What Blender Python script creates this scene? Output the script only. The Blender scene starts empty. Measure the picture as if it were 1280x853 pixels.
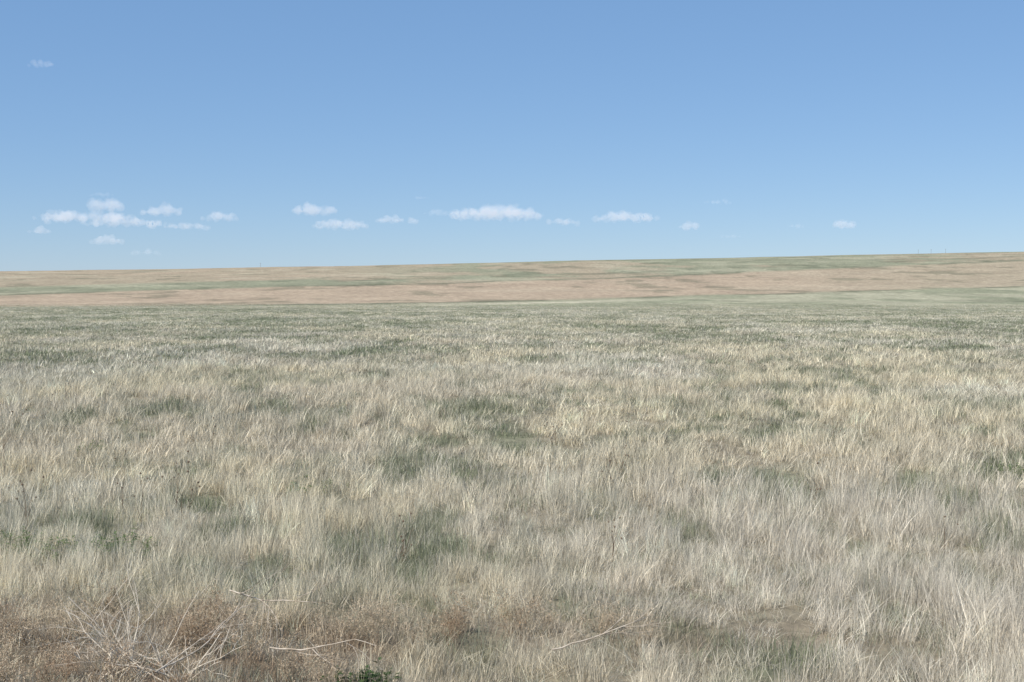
import bpy, math, random, bmesh
import numpy as np
from mathutils import Vector, Matrix
random.seed(3); rng=np.random.default_rng(7)
scene=bpy.context.scene
H=2.0; F=1600.0; PY0=375.0

# ---------------------------------------------------------------- noise
TAB=np.random.default_rng(11).random((256,256))
def vnoise(x,y,o=0):
    x=np.asarray(x,float)+o*17.31; y=np.asarray(y,float)+o*9.77
    xi=np.floor(x).astype(int); yi=np.floor(y).astype(int)
    fx=x-xi; fy=y-yi; fx=fx*fx*(3-2*fx); fy=fy*fy*(3-2*fy)
    a=TAB[xi&255,yi&255]; b=TAB[(xi+1)&255,yi&255]; c=TAB[xi&255,(yi+1)&255]; d=TAB[(xi+1)&255,(yi+1)&255]
    return (a*(1-fx)+b*fx)*(1-fy)+(c*(1-fx)+d*fx)*fy
def fbm(x,y,o=0,n=4):
    s=0;a=.5;t=0
    for k in range(n):
        s=s+a*vnoise(x*2**k,y*2**k,o+k*3); t+=a; a*=.5
    return s/t
def sst(a,b,x):
    t=np.clip((x-a)/(b-a),0,1); return t*t*(3-2*t)
def terrain(x,y):
    x=np.asarray(x,float); y=np.asarray(y,float)
    r=np.sqrt(x*x+y*y)
    t=np.clip((y-330)/1700.,0,1); s=t*t*(3-2*t)
    z=s*(58+0.0215*np.clip(x,-2500,2500))
    z=z+s*(fbm(x/420,y/420,5,4)-.5)*9*np.clip(1.2-s*.6,0,1)
    z=z-sst(2300,9000,y)*60
    z=z+sst(60,260,r)*(1-t)*(fbm(x/90,y/90,6,3)-.5)*0.9
    z=z+(fbm(x/14,y/14,8,2)-.5)*0.30*sst(5,18,r)
    z=z+(fbm(x/1.6,y/1.6,9,3)-.5)*0.10
    return z
def pix(px,py,h=0.0):
    d=F*(H-h)/(py-PY0); return (px-640)/F*d, d

# ---------------------------------------------------------------- material helpers
def newmat(name):
    m=bpy.data.materials.new(name); m.use_nodes=True
    nt=m.node_tree; nt.nodes.clear(); return m,nt
def N(nt,t,**k):
    n=nt.nodes.new(t)
    for a,b in k.items(): setattr(n,a,b)
    return n
def simple_mat(name,c1,c2,scale=20,trans=0.0,rough=.8):
    m,nt=newmat(name); L=nt.links
    o=N(nt,'ShaderNodeOutputMaterial'); b=N(nt,'ShaderNodeBsdfPrincipled')
    b.inputs['Roughness'].default_value=rough; b.inputs['Specular IOR Level'].default_value=.15
    g=N(nt,'ShaderNodeNewGeometry'); n=N(nt,'ShaderNodeTexNoise'); n.inputs['Scale'].default_value=scale
    L.new(g.outputs['Position'],n.inputs['Vector'])
    mx=N(nt,'ShaderNodeMix',data_type='RGBA'); mx.inputs[6].default_value=(*c1,1); mx.inputs[7].default_value=(*c2,1)
    r=N(nt,'ShaderNodeMapRange'); r.inputs[1].default_value=.35; r.inputs[2].default_value=.65
    L.new(n.outputs['Fac'],r.inputs[0]); L.new(r.outputs[0],mx.inputs[0]); L.new(mx.outputs[2],b.inputs['Base Color'])
    if trans>0:
        t=N(nt,'ShaderNodeBsdfTranslucent'); L.new(mx.outputs[2],t.inputs['Color'])
        ms=N(nt,'ShaderNodeMixShader'); ms.inputs[0].default_value=trans
        L.new(b.outputs[0],ms.inputs[1]); L.new(t.outputs[0],ms.inputs[2]); L.new(ms.outputs[0],o.inputs[0])
    else: L.new(b.outputs[0],o.inputs[0])
    return m

def mesh_from(name,v,f,attrs=None,mat=None,cols=None,smooth=False):
    v=np.asarray(v,np.float32); f=np.asarray(f,np.int32)
    me=bpy.data.meshes.new(name); k=f.shape[1] if len(f) else 4
    me.vertices.add(len(v)); me.vertices.foreach_set('co',v.ravel())
    if len(f):
        me.loops.add(f.size); me.loops.foreach_set('vertex_index',f.ravel())
        me.polygons.add(len(f)); me.polygons.foreach_set('loop_start',np.arange(0,f.size,k,dtype=np.int32))
        me.polygons.foreach_set('loop_total',np.full(len(f),k,np.int32))
        if smooth: me.polygons.foreach_set('use_smooth',np.ones(len(f),bool))
    me.update(calc_edges=True)
    for nm,(ty,arr) in (attrs or {}).items():
        a=me.attributes.new(nm,ty,'POINT')
        a.data.foreach_set({'FLOAT':'value','INT':'value','FLOAT_VECTOR':'vector','FLOAT_COLOR':'color'}[ty],np.asarray(arr).ravel())
    if mat: me.materials.append(mat)
    return me
def add(name,me):
    o=bpy.data.objects.new(name,me); scene.collection.objects.link(o); return o

# ---------------------------------------------------------------- vegetation fields (world space)
PATCH=[(670,448,50,1),(700,492,32,1),(975,487,65,1),(1060,475,50,1),(885,488,35,.9),(190,508,60,.9),(280,520,40,.7),(375,575,45,.8),(415,590,35,.9),(610,580,40,1),(505,570,30,.6),
       (1195,608,60,1),(1262,578,35,.9),(95,655,95,1),(620,800,140,.7),(920,795,130,.9),(480,800,90,.5),(740,548,55,.7),(940,535,60,.8),(1080,545,75,.6),
       (500,405,70,.9),(640,650,45,.7),(880,640,60,.6),(330,600,40,.6),(1240,640,45,.6),(540,655,50,.7),(380,525,25,.8),(820,430,60,.6),(1150,400,120,.7),(230,440,45,.6),(430,470,30,.5),(105,555,25,.6),(560,530,25,.6),(160,735,60,.5)]
PW=[]
for px,py,w,s in PATCH:
    x,y=pix(px,py,.12); PW.append((x,y,w/F*y*.55,s))
def green_field(x,y):
    r=np.sqrt(x*x+y*y)
    wx=(fbm(x/.6,y/.6,20,4)-.5)*1.8; wy=(fbm(x/.6,y/.6,24,4)-.5)*2.2
    g=sst(.45,.68,.4*fbm(x/2.2,y/3.4,30,4)+.6*fbm(x/.6,y/.9,36,3))*.8
    g=np.maximum(g*sst(5,10,r), sst(.42,.64,.5*fbm(x/11,y/20,33,4)+.5*fbm(x/1.6,y/4,37,3))*sst(20,50,r)*.85)
    for (cx,cy,rad,s) in PW:
        dy=max(rad*.9, cy*.065)
        d=np.sqrt(((x+wx*.6-cx)/rad)**2+((y+wy*.8-cy)/dy)**2)
        g=np.maximum(g,s*(1-sst(.2,1.6,d)))
    return g
def low_field(x,y):
    n=(fbm(x/.8,y/.6,90,3)-.5)
    a=(1-sst(7.2,8.6,y+n*1.6))*(1-sst(-1.0,.3,x+n*1.2))
    b=(1-sst(.4,1.2,np.sqrt(((x-.0+n)/1.1)**2+((y-7.6+n)/.6)**2)))*.6
    c_=(1-sst(.4,1.2,np.sqrt(((x-1.3+n)/1.0)**2+((y-7.35+n)/.3)**2)))*.6
    return np.maximum(np.maximum(a,b),c_)
STRAW=np.array([.73,.645,.465]); PALE=np.array([.75,.685,.545]); MAUVE=np.array([.60,.535,.44])
GREEN=np.array([.235,.255,.155]); GREY=np.array([.395,.39,.29]); RUST=np.array([.46,.35,.24])
def mix(a,b,t): return a*(1-t[:,None])+b*t[:,None]
def straw_col(x,y):
    n=fbm(x/5,y/8,40,4); r=np.sqrt(x*x+y*y)
    c=mix(np.repeat(STRAW[None],len(x),0),PALE,sst(.4,.65,n))
    side=np.clip(.5+ (x/np.maximum(y,3))*1.6,0,1)
    near=1-sst(13,24,y)
    m=np.clip(side*near*.75+sst(.5,.68,fbm(x/4,y/6,44,4))*.6,0,1)
    c=mix(c,MAUVE,m*.7)
    return mix(c,RUST,low_field(x,y)*.5*sst(.3,.6,fbm(x/.7,y/.7,48,3)))

# ---------------------------------------------------------------- ground
az=np.concatenate([np.arange(-38,38.01,.11), np.arange(40,320,2.0)]); az=np.radians(az)
nr=520; rr=0.6*(30000/0.6)**(np.arange(nr)/(nr-1))
A,R=np.meshgrid(az,rr); X=(R*np.sin(A)).ravel(); Y=(R*np.cos(A)).ravel(); Z=terrain(X,Y)
na=len(az); i=np.arange(nr-1)[:,None]*na; j=np.arange(na)[None]; j2=(j+1)%na
Fq=np.stack([i+j,i+na+j,i+na+j2,i+j2],-1).reshape(-1,4)[:,::-1]
V=np.stack([X,Y,Z],1)
rad=np.sqrt(X*X+Y*Y)
g=green_field(X,Y)
near=mix(np.repeat(np.array([[.27,.23,.16]]),len(X),0),np.array([.16,.165,.105]),g)
near=mix(near,np.array([.22,.175,.125]),low_field(X,Y)*.8)
far=mix(straw_col(X,Y)*.66,np.array([.235,.245,.16]),np.clip(g*.8+.25*sst(40,110,rad),0,1))
col=mix(near,far,sst(25,130,rad))
# distant bands
E=F*(Z-H)/np.maximum(Y,50.); XX=F*X/np.maximum(Y,50.)/640.
nz=(fbm(X/150,Y/260,60,5)-.5); nf=(fbm(X/30,Y/90,64,4)-.5)
Ew=E+nz*5+nf*2.5
lo=-1+14*XX+5.0*XX**2; hi=24+18*XX+8*np.clip(XX,0,2)**2
BROWN=np.array([.405,.315,.22]); OL=np.array([.265,.265,.175]); GG=np.array([.275,.275,.18]); PL=np.array([.50,.45,.32]); DK=np.array([.12,.13,.08])
c=np.repeat(GG[None],len(X),0)
c=mix(c,PL,sst(.02,.16,nf)*.45)
bw=sst(-1.5,1.5,Ew-lo)*(1-sst(-1.5,1.5,Ew-hi))
c=mix(c,BROWN,bw*(1-.3*sst(.3,1,XX)))
up=sst(-1.5,1.5,Ew-hi)
upc=mix(np.repeat(OL[None],len(X),0),BROWN,sst(.0,.16,nz+.5*nf)*.7)
upc=mix(upc,BROWN,sst(8,11,E-hi)*(1-sst(-.4,.0,XX))*.7)
c=mix(c,upc,up)
c=mix(c,PL,sst(.08,.2,fbm(X/60,Y/60,72,5)-.5)*.3*(1-.6*bw))
c=mix(c,DK,np.exp(-((Ew-lo)/.7)**2)*.85*sst(-.12,.03,nf))
c=mix(c,DK,np.exp(-((Ew-hi)/.8)**2)*.8*sst(-.08,.05,nf+nz*.3))
c=mix(c,DK,np.exp(-((Ew-hi-6)/.7)**2)*.6*sst(-.02,.1,nz+nf))
c=mix(c,DK,sst(.10,.2,fbm(X/22,Y/45,75,4)-.5)*.45)
pl=np.exp(-((Ew-(lo-3.0))/1.4)**2)*(1-sst(.1,.5,XX))*sst(-1.0,-.4,XX)
c=mix(c,PL,pl*.85)
fb=sst(240,420,Y)
col=mix(col,c,fb)
col=np.concatenate([col,np.ones((len(col),1))],1)
gm,nt=newmat('dry_prairie_soil'); L=nt.links
o=N(nt,'ShaderNodeOutputMaterial'); b=N(nt,'ShaderNodeBsdfPrincipled'); b.inputs['Roughness'].default_value=.95; b.inputs['Specular IOR Level'].default_value=.05
at=N(nt,'ShaderNodeAttribute',attribute_name='tint'); ge=N(nt,'ShaderNodeNewGeometry')
def noi(scale,det=6):
    mp=N(nt,'ShaderNodeMapping'); mp.inputs['Scale'].default_value=(scale,scale*.6,scale)
    n=N(nt,'ShaderNodeTexNoise'); n.inputs['Scale'].default_value=1; n.inputs['Detail'].default_value=det; n.inputs['Roughness'].default_value=.7
    L.new(ge.outputs['Position'],mp.inputs[0]); L.new(mp.outputs[0],n.inputs['Vector']); return n
n1=noi(.35,8); n2=noi(9,4); n3=noi(.03,6)
def mr(n,a,b_,c_,d):
    m=N(nt,'ShaderNodeMapRange'); m.inputs[1].default_value=a;m.inputs[2].default_value=b_;m.inputs[3].default_value=c_;m.inputs[4].default_value=d
    L.new(n.outputs['Fac'],m.inputs[0]); return m
def mul(x,y):
    m=N(nt,'ShaderNodeMath',operation='MULTIPLY'); L.new(x,m.inputs[0]); L.new(y,m.inputs[1]); return m.outputs[0]
k=mul(mul(mr(n1,.3,.7,.6,1.35).outputs[0],mr(n2,.3,.7,.7,1.3).outputs[0]),mr(n3,.3,.7,.85,1.15).outputs[0])
vm=N(nt,'ShaderNodeVectorMath',operation='SCALE'); L.new(at.outputs['Color'],vm.inputs[0]); L.new(k,vm.inputs['Scale'])
L.new(vm.outputs[0],b.inputs['Base Color'])
bp=N(nt,'ShaderNodeBump'); bp.inputs['Strength'].default_value=.5; bp.inputs['Distance'].default_value=.05
L.new(n2.outputs['Fac'],bp.inputs['Height']); L.new(bp.outputs[0],b.inputs['Normal']); L.new(b.outputs[0],o.inputs[0])
V=np.vstack([V,[[0,0,float(terrain(0,0))]]]); col=np.vstack([col,col[:1]])
me=mesh_from('ground',V,Fq,{'tint':('FLOAT_COLOR',col)},gm,smooth=True)
add('ground',me)

# ---------------------------------------------------------------- grass material
grm,nt=newmat('dry_grass'); L=nt.links
o=N(nt,'ShaderNodeOutputMaterial'); b=N(nt,'ShaderNodeBsdfDiffuse')
at=N(nt,'ShaderNodeAttribute',attribute_name='tint',attribute_type='INSTANCER'); bv=N(nt,'ShaderNodeAttribute',attribute_name='bv')
vm=N(nt,'ShaderNodeVectorMath',operation='SCALE'); L.new(at.outputs['Color'],vm.inputs[0]); L.new(bv.outputs['Fac'],vm.inputs['Scale'])
L.new(vm.outputs[0],b.inputs['Color'])
tr=N(nt,'ShaderNodeBsdfTranslucent'); L.new(vm.outputs[0],tr.inputs['Color'])
ms=N(nt,'ShaderNodeMixShader'); ms.inputs[0].default_value=.25
L.new(b.outputs[0],ms.inputs[1]); L.new(tr.outputs[0],ms.inputs[2]); L.new(ms.outputs[0],o.inputs[0])

def tuft(name,nb,radius,h,w,bend,lean,seed,flat=.12,seg=4):
    r=np.random.default_rng(seed)
    a=r.random(nb)*2*math.pi; q=np.sqrt(r.random(nb))*radius
    bx=q*np.cos(a); by=q*np.sin(a)
    hh=h*(.35+.75*r.random(nb)**.8)
    da=a+r.normal(0,1.2,nb); bd=bend*(.2+r.random(nb)*1.1)
    lay=r.random(nb)<flat
    bd=np.where(lay,1.6+r.random(nb),bd); 
    t=np.linspace(0,1,seg+1)[None]
    up=np.where(lay,.25,1.0)
    pz=(hh*up)[:,None]*(t-.18*t**3*np.minimum(bd,1.5)[:,None])
    off=(hh*bd*.55)[:,None]*(t**1.8)
    wl=(lean*hh*(.1+1.5*r.random(nb)))[:,None]*t**1.6
    px=bx[:,None]+np.cos(da)[:,None]*off+wl; py=by[:,None]+np.sin(da)[:,None]*off
    wa=r.random(nb)*math.pi
    prof=np.interp(t[0],[0,.3,.72,.86,1],[.8,1,.6,.8,.1])[None]
    ww=w*(.6+.8*r.random(nb))[:,None]*prof*.5
    dx=np.cos(wa)[:,None]*ww; dy=np.sin(wa)[:,None]*ww
    v=np.stack([np.stack([px-dx,py-dy,pz],-1),np.stack([px+dx,py+dy,pz],-1)],2)
    n=seg+1; base=np.arange(nb)[:,None]*n*2; k=np.arange(seg)[None]*2
    f=np.stack([base+k,base+k+1,base+k+3,base+k+2],-1).reshape(-1,4)
    bvv=np.repeat(np.clip(r.normal(1,.32,nb),.25,1.5),n*2)
    me=mesh_from(name,v.reshape(-1,3),f,{'bv':('FLOAT',bvv)},grm)
    return bpy.data.objects.new(name,me)
gc=bpy.data.collections.new('grass_tufts')
idx=0; groups={}
def grp(nm,cnt,*a,**k):
    global idx
    groups[nm]=(idx,cnt)
    for q in range(cnt):
        gc.objects.link(tuft('tuft_%02d'%idx,*a,seed=100+idx,**k)); idx+=1
grp('tallN',8,54,.085,.28,.0025,.5,.18,seg=3)
grp('shortN',6,60,.12,.15,.0029,.9,.05,flat=.3,seg=3)
grp('tallM',6,34,.10,.27,.0048,.5,.17,seg=3)
grp('shortM',4,34,.14,.14,.0060,.9,.05,flat=.3,seg=2)
grp('tallF',5,20,.16,.24,.0105,.5,.14,seg=2)
grp('shortF',3,20,.20,.12,.013,.9,.05,flat=.3,seg=2)

# ---------------------------------------------------------------- scatter
rs=np.geomspace(1.6,450,3000); D=82*np.minimum(1,(9/rs)**1.12)
half=np.radians(np.interp(rs,[1.6,5,12,450],[70,34,28,26]))
pdf=D*rs*2*half; cdf=np.concatenate([[0],np.cumsum((pdf[1:]+pdf[:-1])/2*np.diff(rs))]); tot=int(cdf[-1]); print('tufts',tot)
r=np.interp(rng.random(tot)*cdf[-1],cdf,rs); th=(rng.random(tot)*2-1)*np.interp(r,rs,half)
x=r*np.sin(th); y=r*np.cos(th)
g=green_field(x,y); low=low_field(x,y)
clump=fbm(x/.38,y/.45,80,3)
pt=np.clip(sst(.32,.58,clump)*.68+.14,0,1)*(1-.88*sst(.3,.95,g))*(1-.75*low)*(1-.3*sst(22,50,r))
short=rng.random(tot)>pt
keep=(~short)|(rng.random(tot)<np.where(r<14,.9,.66))
short=short[keep];x=x[keep];y=y[keep];r=r[keep];g=g[keep];low=low[keep];clump=clump[keep];n=len(x); print('kept',n)
rj=r*np.exp(rng.normal(0,.15,n))
lod=np.where(rj<13,0,np.where(rj<40,1,2))
idxs=np.zeros(n,np.int32)
for k,(a,bn) in enumerate([('tallN','shortN'),('tallM','shortM'),('tallF','shortF')]):
    for sflag,nm in ((False,a),(True,bn)):
        m=(lod==k)&(short==sflag); s,c_=groups[nm]; idxs[m]=s+rng.integers(0,c_,m.sum())
hf=fbm(x/1.5,y/2.4,84,4)
hmod=(.4+.95*hf)*(.65+.65*clump)
sz=hmod*rng.uniform(.7,1.35,n)
sz=np.where(short, sz*(.95+1.0*sst(.4,1,g)*(.3+1.3*fbm(x/.35,y/.35,95,2))), sz*(1-.25*g)*(1-.45*low))
sxy=np.clip((r/12)**.42,1,2.6)*rng.uniform(.8,1.2,n)
sz=sz*np.interp(r,[0,25,60,300,450],[1,1,.85,.7,.4])
tint=straw_col(x,y)
gs=mix(np.repeat(GREY[None],n,0),GREEN,np.clip(g*1.0+rng.normal(.05,.25,n),0,1))
st=rng.random(n)<(.5-.35*g)
gs=mix(gs,MAUVE*.95,st*.8)
gs=mix(gs,RUST*.75,low*(rng.random(n)<.6))
tint=np.where(short[:,None],gs,mix(tint,GREY,np.clip(g*.65+.25*sst(25,90,r),0,1)))
tint=tint*np.clip(rng.normal(1,.15,n),.6,1.35)[:,None]
tint=np.concatenate([np.clip(tint,0,.85),np.ones((n,1))],1)
zz=terrain(x,y)-.01
rot=np.stack([rng.normal(0,.15,n),rng.normal(0,.15,n),rng.normal(0,1.2,n)],1)
scl=np.stack([sxy,sxy,sz],1)
pm=mesh_from('prairie_grass',np.stack([x,y,zz],1),np.zeros((0,4),int),{'tint':('FLOAT_COLOR',tint),'rot':('FLOAT_VECTOR',rot),'scl':('FLOAT_VECTOR',scl),'idx':('INT',idxs)})
go=add('prairie_grass',pm)
ng=bpy.data.node_groups.new('scatter','GeometryNodeTree')
ng.interface.new_socket('Geometry',in_out='INPUT',socket_type='NodeSocketGeometry'); ng.interface.new_socket('Geometry',in_out='OUTPUT',socket_type='NodeSocketGeometry')
gi=ng.nodes.new('NodeGroupInput'); gout=ng.nodes.new('NodeGroupOutput')
iop=ng.nodes.new('GeometryNodeInstanceOnPoints'); ci=ng.nodes.new('GeometryNodeCollectionInfo')
ci.inputs['Collection'].default_value=gc; ci.inputs['Separate Children'].default_value=True; ci.inputs['Reset Children'].default_value=True
iop.inputs['Pick Instance'].default_value=True
def na_(nm,ty):
    q=ng.nodes.new('GeometryNodeInputNamedAttribute'); q.data_type=ty; q.inputs['Name'].default_value=nm; return q.outputs[0]
ng.links.new(gi.outputs[0],iop.inputs['Points']); ng.links.new(ci.outputs[0],iop.inputs['Instance'])
ng.links.new(na_('idx','INT'),iop.inputs['Instance Index']); ng.links.new(na_('rot','FLOAT_VECTOR'),iop.inputs['Rotation'])
ng.links.new(na_('scl','FLOAT_VECTOR'),iop.inputs['Scale']); ng.links.new(iop.outputs[0],gout.inputs[0])
md=go.modifiers.new('scatter','NODES'); md.node_group=ng

# ---------------------------------------------------------------- stems / weeds
class Tubes:
    def __init__(s): s.v=[];s.f=[]
    def tube(s,pts,rad,k=5):
        b0=len(s.v); n=len(pts)
        for i_,p in enumerate(pts):
            d=(pts[min(i_+1,n-1)]-pts[max(i_-1,0)]); d=d.normalized() if d.length>1e-9 else Vector((0,0,1))
            u=d.orthogonal().normalized(); w=d.cross(u)
            for a in range(k):
                t=2*math.pi*a/k; s.v.append(tuple(p+(u*math.cos(t)+w*math.sin(t))*rad[i_]))
        for i_ in range(n-1):
            for a in range(k):
                s.f.append((b0+i_*k+a,b0+i_*k+(a+1)%k,b0+(i_+1)*k+(a+1)%k,b0+(i_+1)*k+a))
    def leaf(s,p,d,l,w):
        d=d.normalized(); u=d.cross(Vector((random.uniform(-.4,.4),random.uniform(-.4,.4),1))).normalized(); nrm=u.cross(d)
        b0=len(s.v)
        for q in (p,p+d*l*.45+u*w*.5+nrm*l*.06,p+d*l-nrm*l*.1,p+d*l*.45-u*w*.5+nrm*l*.06): s.v.append(tuple(q))
        s.f.append((b0,b0+1,b0+2,b0+3))
    def ball(s,p,r):
        b0=len(s.v)
        k=6
        for z,q in ((-1,.3),(-.4,.95),(.4,.95),(1,.3)):
            for a in range(k): s.v.append((p.x+math.cos(a*2*math.pi/k)*q*r,p.y+math.sin(a*2*math.pi/k)*q*r,p.z+z*r))
        for i_ in range(3):
            for a in range(k): s.f.append((b0+i_*k+a,b0+i_*k+(a+1)%k,b0+(i_+1)*k+(a+1)%k,b0+(i_+1)*k+a))
        s.f.append((b0,b0+1,b0+2,b0+3)); s.f.append((b0+3,b0+4,b0+5,b0)); e=b0+18
        s.f.append((e,e+1,e+2,e+3)); s.f.append((e+3,e+4,e+5,e))
    def branch(s,p,d,l,r,depth,spread=.6,gn=.04,tip=None,wob=.18,nc=(2,4),n=6):
        pts=[p.copy()]; q=p.copy(); dd=d.normalized()
        for i_ in range(n):
            dd=(dd+Vector((random.gauss(0,wob),random.gauss(0,wob),random.gauss(0,wob)+gn))).normalized(); q=q+dd*l/n; pts.append(q.copy())
        rad=[r*(1-.65*i_/n) for i_ in range(n+1)]
        s.tube(pts,rad)
        if depth>0:
            for c_ in range(random.randint(*nc)):
                i_=random.randint(1,n); a=Vector((random.gauss(0,1),random.gauss(0,1),random.gauss(0,.6))).normalized()
                s.branch(pts[i_],(dd+a*spread*1.6),l*random.uniform(.4,.7),rad[i_]*.7,depth-1,spread,gn,tip,wob,nc)
        elif tip: tip(s,pts[-1],dd)
    def obj(s,name,mat,loc):
        x_,y_=loc[0],loc[1]; me=mesh_from(name,s.v,[list(q) for q in s.f],None,mat); ob=add(name,me)
        ob.location=(x_,y_,float(terrain(x_,y_))+(loc[2] if len(loc)>2 else 0)); return ob
pale=simple_mat('bleached_stem',(.74,.66,.53),(.56,.47,.36),30)
dead=simple_mat('dead_wood',(.60,.52,.42),(.38,.31,.23),25)
rust=simple_mat('rusty_dry_weed',(.44,.31,.20),(.32,.24,.16),12,.2)
tan=simple_mat('tan_dry_weed',(.58,.47,.33),(.45,.36,.25),12,.2)
darkst=simple_mat('dark_seed_stalk',(.14,.10,.07),(.22,.16,.105),40)
leafm=simple_mat('green_leaf',(.11,.17,.06),(.17,.22,.09),15,.3)
leafd=simple_mat('dark_green_leaf',(.05,.085,.028),(.075,.11,.04),15,.2)
wood=simple_mat('weathered_wood',(.16,.13,.10),(.22,.18,.14),3)
for (px,py,sc,sp) in [(165,840,.58,.75),(215,858,.46,1.0),(120,850,.42,.9)]:
    T=Tubes()
    for q in range(9):
        a=random.uniform(0,6.28); T.branch(Vector((random.gauss(0,.03),random.gauss(0,.03),0)),Vector((math.cos(a)*sp,math.sin(a)*sp*.6,.8)),sc*random.uniform(.6,1),.0048,2,.6,.0,None,.13)
    T.obj('dead_branching_weed',pale,pix(px,py,.05))
for (x1,y1,x2,y2,hh) in [(285,742,420,772,.24),(335,818,440,846,.19),(190,850,275,800,.2),(690,812,815,800,.17)]:
    T=Tubes(); xa,ya=pix(x1,y1,hh); xb,yb=pix(x2,y2,hh)
    cx,cy=(xa+xb)/2,(ya+yb)/2; d=Vector((xb-xa,yb-ya,0))
    T.branch(Vector((xa-cx,ya-cy,hh)),d,d.length,.005,2,.28,-.0,None,.10,(2,4),10); T.obj('fallen_stick',dead,(cx,cy))
for q in range(52):
    px=random.uniform(-30,420); py=random.uniform(790,880)
    if q>24: px=random.uniform(-20,330); py=random.uniform(750,810)
    if q>36: px=random.uniform(430,800); py=random.uniform(765,810)
    T=Tubes()
    def tip(s,p,d): 
        for _ in range(2): s.leaf(p,d+Vector((random.gauss(0,.6),random.gauss(0,.6),random.gauss(0,.6))),random.uniform(.008,.018),.005)
    for k in range(6):
        a=random.uniform(0,6.28); T.branch(Vector((0,0,0)),Vector((math.cos(a)*.6,math.sin(a)*.6,1)),random.uniform(.11,.20),.0017,3,.55,.02,tip,.16,(3,4))
    T.obj('dry_bush',rust if random.random()<.35 else tan,pix(px,py,.05))
def tipball(s,p,d): s.ball(p,random.uniform(.006,.011))
for (px,py,h) in [(150,640,.5),(172,650,.45),(212,640,.5),(232,655,.38),(81,505,.5),(72,520,.4),(480,512,.4),(775,600,.55),(771,610,.35),(3,590,.75),(-8,590,.8),(265,560,.35),(560,520,.4),(935,470,.45),(1040,560,.38),(1180,700,.35),(765,700,.32),(500,700,.32),(30,660,.42),(1015,640,.38),(690,560,.38),(1120,470,.4)]:
    T=Tubes()
    for k in range(random.randint(1,2)):
        T.branch(Vector((random.gauss(0,.02),0,0)),Vector((random.uniform(-.1,.3),random.gauss(0,.1),1)),h*random.uniform(.8,1),.0036,1,.35,.03,tipball,.07,(3,5))
    T.obj('dried_seed_stalk',darkst,pix(px,py))
def leafy(px,py,n,rad,l,mat,nm,hz=.12):
    T=Tubes()
    for k in range(n):
        a=random.uniform(0,6.28); q=rad*math.sqrt(random.random()); p=Vector((math.cos(a)*q,math.sin(a)*q,0))
        e=p+Vector((random.gauss(0,.03),random.gauss(0,.03),random.uniform(.4,1)*hz)); T.tube([p,(p+e)/2,e],[.002,.0016,.001],4)
        for _ in range(7):
            t=random.uniform(.3,1); b_=random.uniform(0,6.28)
            T.leaf(p.lerp(e,t),Vector((math.cos(b_),math.sin(b_),random.uniform(-.1,.7))),l*random.uniform(.6,1.2),l*.5)
    T.obj(nm,mat,pix(px,py))
leafy(450,880,50,.14,.04,leafd,'broadleaf_weed',.16)
for (px,py,n,rd) in [(40,690,60,.3),(95,700,70,.35),(150,695,50,.25),(110,560,25,.25),(395,610,30,.35),(1262,590,40,.35),(15,680,30,.2)]:
    leafy(px,py,n,rd,.035,leafm,'low_green_weed',.18)
# tiny power-line poles on the far ridge
for px in (326,1147,1163,1181):
    y_=1820.; x_=(px-640)/F*y_; T=Tubes()
    T.tube([Vector((0,0,-.5)),Vector((0,0,3)),Vector((0,0,6))],[.14,.13,.10],8); T.tube([Vector((-1,0,5.2)),Vector((0,0,5.25)),Vector((1,0,5.2))],[.07,.08,.07],6)
    for xx in (-.9,0,.9): T.ball(Vector((xx,0,5.45 if xx else 6.1)),.1)
    T.obj('utility_pole',wood,(x_,y_))

# ---------------------------------------------------------------- clouds (homogeneous volumes with added glow)
def cloud_mat(nm,den,em):
    m,nt=newmat(nm); o=N(nt,'ShaderNodeOutputMaterial'); p=N(nt,'ShaderNodeVolumePrincipled')
    p.inputs['Color'].default_value=(1,1,1,1); p.inputs['Density'].default_value=den; p.inputs['Anisotropy'].default_value=0
    p.inputs['Emission Strength'].default_value=em; p.inputs['Emission Color'].default_value=(.92,.95,1,1)  # small added emission stands in for sunlight scattered inside the cloud
    nt.links.new(p.outputs[0],o.inputs['Volume']); return m
cm=cloud_mat('cumulus_vapour_glow',.0030,.0010); cf=cloud_mat('thin_vapour_glow',.0014,.0006)
tex=bpy.data.textures.new('lump','CLOUDS'); tex.noise_scale=60; tex.noise_depth=6
CL=[(147,258,42,13,0),(100,268,135,13,0),(165,279,110,10,0),(222,267,44,12,0),(290,274,45,10,0),(250,286,56,8,0),(130,298,36,11,0),(65,289,26,8,0),
(387,258,50,15,0),(430,281,68,11,0),(487,269,56,10,0),(620,267,118,15,0),(700,278,38,9,0),(787,267,82,13,0),(856,284,22,9,0),(1040,283,28,10,0),(922,292,26,6,1),(40,73,34,8,1),(195,316,36,7,1),(522,242,22,5,1),(560,270,50,7,1),(890,256,40,5,1),(1000,281,22,5,1),(120,241,30,5,1)]
DC=12000.
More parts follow.
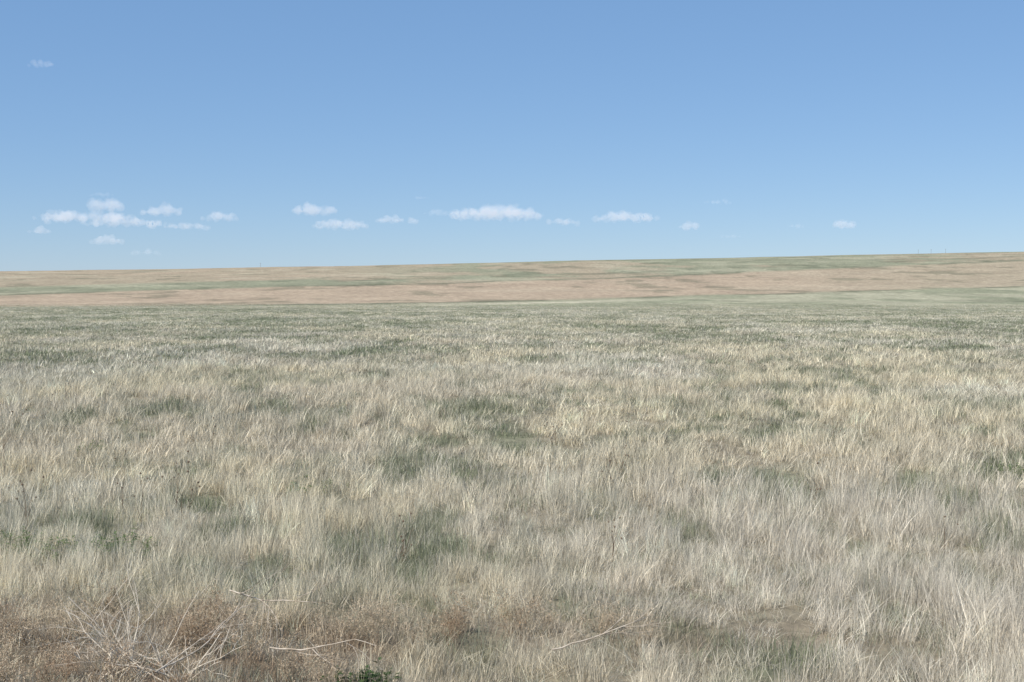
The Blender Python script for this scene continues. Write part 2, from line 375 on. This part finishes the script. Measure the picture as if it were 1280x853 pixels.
for (px,py,w,h,t) in CL:
    s=DC/F; W=w*s; Hh=h*s; rnd=random.Random(px*7+py)
    bm=bmesh.new(); nl=max(5,int(w/4))
    for k in range(nl):
        u=(k+.5)/nl*2-1; env=(1-abs(u)**2.2)
        rr_=Hh*.5*(.34+.7*env*rnd.uniform(.35,1.3)); 
        M=Matrix.Translation((u*W*.5+rnd.gauss(0,Hh*.2),rnd.gauss(0,W*.12),rr_*.55+rnd.uniform(-.05,.15)*Hh*env-Hh*.45))@Matrix.Diagonal((rr_*1.3,rr_*1.8,rr_*.9,1))
        bmesh.ops.create_icosphere(bm,subdivisions=2,radius=1,matrix=M)
    me=bpy.data.meshes.new('cloud'); bm.to_mesh(me); bm.free(); me.materials.append(cf if t else cm)
    ob=add('cloud',me); ob.location=((px-640)*s,DC+rnd.uniform(-600,600),H+(PY0-py)*s)
    rm=ob.modifiers.new('union','REMESH'); rm.mode='VOXEL'; rm.voxel_size=max(6,Hh*.08)
    dm=ob.modifiers.new('lumps','DISPLACE'); dm.texture=tex; dm.texture_coords='GLOBAL'; dm.strength=Hh*1.2; dm.mid_level=.48

# ---------------------------------------------------------------- sky & sun
el=math.radians(50); az_=math.radians(225)
w=bpy.data.worlds.new('World'); scene.world=w; w.use_nodes=True; nt=w.node_tree; nt.nodes.clear()
sk=N(nt,'ShaderNodeTexSky',sky_type='NISHITA'); sk.sun_disc=False; sk.sun_elevation=el; sk.sun_rotation=az_
sk.altitude=1200; sk.air_density=1.0; sk.dust_density=.3; sk.ozone_density=2.2
mx=N(nt,'ShaderNodeMix',data_type='RGBA'); mx.inputs[0].default_value=.42; mx.inputs[7].default_value=(2.1,4.5,8.6,1)
bg=N(nt,'ShaderNodeBackground'); bg.inputs[1].default_value=.1; ow=N(nt,'ShaderNodeOutputWorld')
nt.links.new(sk.outputs[0],mx.inputs[6]); nt.links.new(mx.outputs[2],bg.inputs[0]); nt.links.new(bg.outputs[0],ow.inputs[0])
sl=bpy.data.lights.new('sun','SUN'); sl.energy=5.0; sl.angle=math.radians(.5); sl.color=(1,.95,.88)
so=bpy.data.objects.new('sun',sl); scene.collection.objects.link(so)
sv=Vector((math.sin(az_)*math.cos(el),math.cos(az_)*math.cos(el),math.sin(el))); so.rotation_euler=sv.to_track_quat('Z','Y').to_euler(); so.location=(0,0,50)
scene.view_settings.view_transform='Standard'; scene.view_settings.look='None'; scene.view_settings.exposure=0
cd=bpy.data.cameras.new('camera'); cd.lens=45; cd.sensor_width=36; cd.clip_start=.1; cd.clip_end=80000
co=bpy.data.objects.new('camera',cd); scene.collection.objects.link(co)
co.location=(0,0,H); co.rotation_euler=(math.radians(90)-math.atan(51.5/1600),0,0); scene.camera=co
